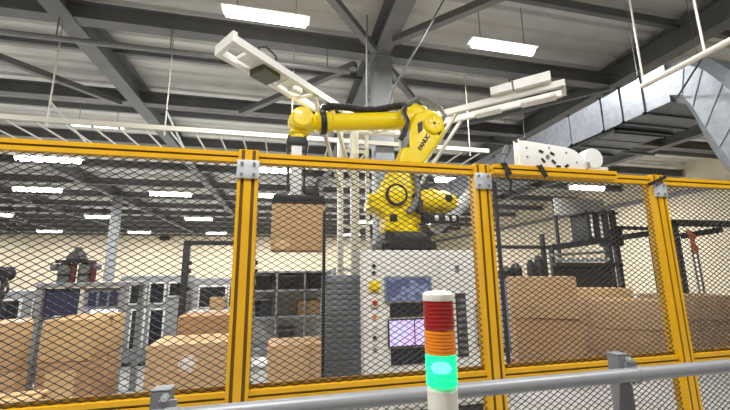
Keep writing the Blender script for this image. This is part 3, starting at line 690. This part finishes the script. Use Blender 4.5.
# ------------------------------------------------------------------ right-hand dark gantry conveyor
t = Thing('gantry_conveyor', (6.9, 7.2, 0), 'dark steel gantry conveyor with sloping beam behind right boxes', 'conveyor')
for xx in (7.30, 7.52):
    t.part('upright', MB().cbox(xx-.05, xx+.05, 6.7, 6.8, 0, 2.95, .006), DARK)
t.part('head_block', MB().cbox(6.85, 7.35, 6.8, 7.3, 2.25, 2.86, .02), DARK)
t.part('head_block', MB().cbox(7.28, 7.62, 6.62, 6.98, 2.10, 2.50, .02), BLACK)
t.part('top_plate', MB().cbox(6.72, 7.66, 6.7, 7.4, 2.86, 2.90, .006), DARK)
t.part('sloping_beam', MB().bar((5.75, 6.75, 2.06), (8.75, 6.75, 2.44), .10, .13), DARK)
t.part('upper_beam', MB().bar((7.5, 6.75, 2.54), (8.75, 6.75, 2.52), .08, .08), DARK)
t.part('lower_beam', MB().bar((5.8, 6.75, 1.70), (7.6, 6.75, 1.68), .10, .08), DARK)
for i in range(12): 
    xx = 5.9 + i*.125
    t.part('roller', MB().cyl((xx, 6.72, 1.80), (xx, 7.3, 1.80), .045, n=10), ZINC)
t.part('dark_skirt', MB().box(5.85, 7.25, 6.78, 6.82, .75, 1.66), DARK)
t.part('rail', MB().bar((5.8, 6.8, 1.90), (7.4, 6.8, 1.98), .05, .06), ZINC)
for xx in (5.85, 8.72): t.part('upright', MB().cbox(xx-.04, xx+.04, 6.82, 6.9, 0, 2.05 if xx < 6 else 2.42, .006), DARK)
for xx in (6.95, 7.2): t.part('air_pipe', MB().cyl((xx, 6.78, 2.3), (xx, 6.78, 2.86), .025, n=8), WHITE)
t = Thing('hood_panel', (6.7, 7.6, 0), 'white sheet metal hood panel above the dark gantry head', 'hood')
t.part('sheet', MB().cbox(6.6, 8.1, 7.45, 7.50, 2.93, 3.36, .006), WHITE); t.part('upright', MB().box(6.62, 6.68, 7.5, 7.56, 0, 3.3).box(8.02, 8.08, 7.5, 7.56, 0, 3.3), DARK)
t = Thing('filling_machine', (4.75, 6.9, 0), 'black machine with motors and crossbar behind the tall right stack', 'machine')
t.part('body', MB().cbox(4.25, 5.55, 6.5, 7.2, .1, 1.42, .02), MACHB)
for xx in (4.3, 5.5):
    t.part('foot', MB().box(xx-.05, xx+.05, 6.55, 7.15, 0, .1), DARK)
t.part('crossbar', MB().cbox(4.2, 5.62, 6.6, 6.68, 2.03, 2.10, .006), DARK)
t.part('mast', MB().cbox(5.42, 5.50, 6.6, 6.68, 1.42, 2.35, .006), DARK)
t.part('mast', MB().cbox(4.22, 4.28, 6.6, 6.68, 1.42, 2.03, .006), DARK)
for xx, rr_, h in ((4.48,.16,.22),(4.72,.12,.30),(5.08,.08,.38),(5.28,.10,.46)):
    mo = t.part('motor', MB().lathe((xx, 6.6, 0), [(rr_,1.42),(rr_,1.42+h*.7),(rr_*.7,1.42+h*.85),(rr_*.4,1.42+h)], 16), BLACK)
    t.part('motor_cap', MB().lathe((xx, 6.6, 0), [(rr_*.45,1.42+h),(rr_*.45,1.44+h),(rr_*.2,1.46+h)], 12), ZINC, mo)
t = Thing('guard_frame', (8.9, 6.1, 0), 'dark guard frame with swing arm right of the third yellow post', 'frame')
t.part('post', MB().cbox(8.30, 8.42, 6.0, 6.12, .012, 2.62, .006), DARK)
t.part('foot', MB().box(8.2, 8.52, 5.9, 6.22, 0, .012), DARK)
t.part('post', MB().cbox(10.6, 10.72, 6.0, 6.12, 0, 2.62, .006), DARK)
t.part('top_bar', MB().cbox(8.30, 10.72, 6.0, 6.12, 2.50, 2.64, .006), DARK)
t.part('swing_arm', MB().bar((8.42, 5.97, 2.27), (9.5, 5.90, 2.42), .06, .12), BLACK)
t.part('rod', MB().cyl((8.62, 5.95, .01), (8.62, 5.95, 2.1), .018, n=8).cyl((8.75, 5.95, .01), (8.75, 5.95, 2.0), .018, n=8), STEEL)
t.part('orange_clamp', MB().tube([(8.52,5.9,2.38),(8.60,5.88,2.26),(8.56,5.88,2.12),(8.64,5.88,2.0),(8.62,5.9,1.9)], [.04,.06,.035,.05,.03], 10), ORANGE)

# ------------------------------------------------------------------ overhead camera arms on a white mast
t = Thing('overhead_arms', (1.2, 5.7, 0), 'white mast with two long overhead ladder arms behind the robot', 'gantry')
for xx, s_ in ((.90, .09), (1.14, .13), (1.36, .06), (2.0, .08)):
    t.part('mast_post', MB().cbox(xx-s_/2, xx+s_/2, 5.7-s_/2, 5.7+s_/2, .0, 3.95, .006), WHITE)
for z in (1.6, 2.3, 3.0, 3.6): t.part('mast_tie', MB().box(.94, 1.34, 5.68, 5.72, z, z+.05), WHITE)
t.part('head_beam', MB().cbox(.80, 2.05, 5.64, 5.74, 3.95, 4.04, .006), WHITE)
AZ = 4.0
def rail_(p, q, nm='arm_rail', a=.06, b2=.09): return t.part(nm, MB().bar(p, q, a, b2), WHITE)
rail_((-.57, 3.55, AZ), (1.50, 5.63, AZ)); rail_((-.74, 3.83, AZ), (1.06, 5.63, AZ))
t.part('end_plate', MB().bar((-.55, 3.51, AZ+.01), (-.78, 3.83, AZ+.01), .05, .12), WHITE)
for s_ in (.14, .30, .46, .62): 
    t.part('cross_rung', MB().bar((-.57+2.07*s_, 3.55+2.08*s_, AZ-.02), (-.74+1.8*s_*1.02, 3.83+1.8*s_*1.02, AZ-.02), .05, .03), WHITE)
t.part('mount_plate', MB().bar((-.50, 3.80, AZ+.0), (-.34, 3.96, AZ+.0), .22, .04), WHITE)
t.part('mount_plate', MB().bar((-.14, 4.16, AZ+.0), (.06, 4.36, AZ+.0), .22, .04), WHITE)
ob = t.part('camera_box', MB().bar((-.36, 3.96, AZ-.04), (-.18, 4.14, AZ-.04), .24, .16), LIMEB)
t.part('camera_lid', MB().bar((-.35, 3.97, AZ+.05), (-.19, 4.13, AZ+.05), .20, .03), LIMEL, ob)
t.part('cable', MB().tube([(-.30,3.95,AZ+.08),(-.36,3.98,AZ+.22),(-.28,4.05,AZ+.30),(-.16,4.15,AZ+.25),(-.12,4.2,AZ+.05)], .012, 6), BLACK)
t.part('gland', MB().cyl((.02,4.40,AZ-.02), (.16,4.54,AZ+.02), .05, n=12), WHITE)
rail_((3.52, 3.60, AZ), (1.52, 5.61, AZ)); rail_((3.72, 3.84, AZ), (1.90, 5.66, AZ))
t.part('end_plate', MB().bar((3.50, 3.58, AZ), (3.74, 3.82, AZ), .05, .09), WHITE)
t.part('light_box', MB().bar((3.38, 3.64, AZ+.10), (3.06, 3.96, AZ+.10), .10, .13), WHITE)
t.part('light_box', MB().bar((3.04, 3.98, AZ+.10), (2.84, 4.18, AZ+.10), .10, .11), WHITE)
t.part('under_plate', MB().bar((3.62, 3.84, AZ-.05), (3.30, 4.16, AZ-.05), .16, .05), WHITE)
t.part('under_plate', MB().bar((3.10, 4.36, AZ-.05), (2.84, 4.62, AZ-.05), .16, .05), WHITE)
t.part('cable', MB().tube([(3.0,3.98,AZ+.12),(3.02,3.99,AZ+.22),(3.08,3.95,AZ+.2),(3.06,3.92,AZ+.1)], .01, 6), BLACK)
t.part('strut', MB().bar((2.52, 4.62, AZ-.04), (1.98, 5.66, 2.85), .045, .045), WHITE); t.part('strut', MB().bar((2.72, 4.86, AZ-.04), (2.04, 5.68, 2.70), .045, .045), WHITE)
t.part('strut', MB().bar((.35, 4.50, AZ-.04), (.90, 5.66, 2.9), .05, .05), WHITE); t.part('strut', MB().bar((.62, 4.78, AZ-.04), (1.12, 5.64, 3.0), .05, .05), WHITE)
t.part('tie_rod', MB().cyl((1.36, 5.70, 4.04), (1.40, 5.70, 6.3), .016, n=8), STEEL)
t.part('tie_rod', MB().cyl((1.55, 4.72, 4.3), (2.62, 4.75, 6.27), .016, n=8), STEEL)
t.part('tie_rod', MB().cyl((1.55, 4.72, 4.3), (1.62, 5.50, 4.02), .012, n=8), STEEL)

# ------------------------------------------------------------------ overhead cable ladder
t = Thing('cable_ladder', (-.5, 7.8, 4.2), 'long cream overhead cable ladder hung behind the fence top', 'cable tray')
TZ, TY0, TY1 = 4.2, 6.75, 8.85
t.part('side_rail', MB().box(-9.0, 4.4, TY0-.03, TY0+.03, TZ-.04, TZ+.045), LADDER)
t.part('side_rail', MB().box(-9.0, 4.4, TY1-.03, TY1+.03, TZ-.03, TZ+.03), LADDER)
rg = MB().box(-.013, .013, TY0+.03-7.8, TY1-.03-7.8, -.012, .012).mesh('rung', LADDER)
xx = -8.8
while xx < 4.4: t.share('rung', rg, (xx, 7.8, TZ-.04)); xx += .42
for hx in (-7.0, -4.15, -2.25, 0.1, 4.1):
    t.part('hanger_rod', MB().cyl((hx, 7.02, TZ-.04), (hx, 7.02, 6.30), .013, n=8), LADDER)
    if hx < 0: t.part('stay', MB().cyl((hx, 7.02, TZ+.45), (hx+.05, 8.75, TZ), .02, n=8), ZINC)
t = Thing('sprinkler_pipe', (-3, 7.0, 5.8), 'long thin grey pipe under the ceiling beams at upper left', 'pipe')
t.part('pipe', MB().cyl((-14, 6.90, 5.84), (1.3, 6.90, 5.84), .05, n=12), STEEL)
for hx in (-10, -7.0, -4.15, -2.25, .8): t.part('clip', MB().cyl((hx, 6.90, 5.88), (hx, 6.90, 6.30), .012, n=6), STEEL)
t = Thing('sprinkler_pipe', (4, 10.4, 5.9), 'thin grey pipe crossing under the ceiling right of the column', 'pipe')
t.part('pipe', MB().cyl((2.6, 10.4, 5.95), (14, 10.4, 5.95), .06, n=12), STEEL)
for hx in (4, 8, 12): t.part('clip', MB().cyl((hx, 10.42, 6.0), (hx, 10.42, 6.30), .012, n=6), STEEL)

# ------------------------------------------------------------------ ventilation duct with elbow
t = Thing('ventilation_duct', (6.6, 6.0, 4.2), 'large galvanised rectangular air duct with a big elbow at upper right', 'duct')
DX0, DX1 = 5.9, 7.35
segs = [4.0, 4.42, 4.82, 5.22, 6.0, 7.4, 8.8, 10.2, 11.6, 13.0, 14.4]
for a, b2 in zip(segs[:-1], segs[1:]):
    s_ = t.part('duct_section', MB().box(DX0, DX1, a+.002, b2-.002, 4.18, 4.82), GALV)
    t.part('flange', MB().box(DX0-.03, DX1+.03, b2-.022, b2+.022, 4.15, 4.19).box(DX0-.03, DX1+.03, b2-.022, b2+.022, 4.81, 4.85).box(DX0-.03, DX0+.01, b2-.022, b2+.022, 4.15, 4.85).box(DX1-.01, DX1+.03, b2-.022, b2+.022, 4.15, 4.85), GALV, s_)
    t.part('cross_brace', MB().box(DX0, DX1, (a+b2)/2-.01, (a+b2)/2+.01, 4.170, 4.182), GALV, s_) if b2-a > .6 else None
inner = [(4.0,4.18),(3.86,4.08),(3.78,3.82),(3.70,3.45),(3.60,3.12),(3.48,2.84),(3.36,2.6)]
outer = [(4.0,4.82),(3.70,4.80),(3.46,4.60),(3.24,4.26),(3.05,3.86),(2.92,3.40),(2.82,2.95)]
for k in range(len(inner)-1):
    secs = []
    for (yi, zi), (yo, zo) in ((inner[k], outer[k]), (inner[k+1], outer[k+1])):
        bl = .10
        secs.append([(DX0+bl, yi, zi), (DX0, yi+(yo-yi)*.18, zi+(zo-zi)*.18), (DX0, yi+(yo-yi)*.82, zi+(zo-zi)*.82), (DX0+bl, yo, zo), (DX1, yo, zo), (DX1, yi, zi)])
    el = t.part('elbow_segment', MB().loft(secs), GALV)
    (yi, zi), (yo, zo) = inner[k+1], outer[k+1]
    t.part('seam', MB().bar((DX0-.004, yi+(yo-yi)*.18, zi+(zo-zi)*.18), (DX0-.004, yi+(yo-yi)*.82, zi+(zo-zi)*.82), .014, .014), GALV, el)
for hy in (4.42, 7.4, 10.2):
    for hx in (DX0-.02, DX1+.02): t.part('hanger', MB().cyl((hx, hy, 4.85), (hx, hy, 7.0), .006, n=6), STEEL)
t.part('under_frame', MB().box(5.95, 7.3, 5.0, 5.05, 4.12, 4.17).box(5.95, 7.3, 6.3, 6.35, 4.12, 4.17).box(5.95, 6.0, 5.0, 6.35, 4.12, 4.17), DARK)
t = Thing('service_pipe', (5.0, 6.0, 4.18), 'white pipe on hanging rods in front of the air duct', 'pipe')
t.part('pipe', MB().cyl((5.0, 1.2, 4.19), (5.0, 3.72, 4.19), .04, n=14), WARMW)
for hy in (2.92, 3.69, 1.6): t.part('hanger_rod', MB().cyl((5.0, hy, 4.2), (5.0, hy, 6.9), .013, n=8), WARMW)
t.part('stay', MB().cyl((5.0, 2.92, 4.19), (5.9, 3.9, 4.2), .014, n=6), DARK)
t = Thing('exhaust_arm', (3.35, 5.2, 3.0), 'small grey angled exhaust pipe rising behind the white drive unit', 'pipe')
t.part('tube', MB().cyl((3.05, 4.6, 2.9), (3.30, 4.6, 3.38), .035, n=12), STEEL); t.part('tip', MB().cyl((3.27, 4.6, 3.33), (3.34, 4.6, 3.46), .05, n=12), STEEL)
t.part('stand', MB().cyl((3.05, 4.6, 0), (3.05, 4.6, 2.93), .03, n=10), DARK)
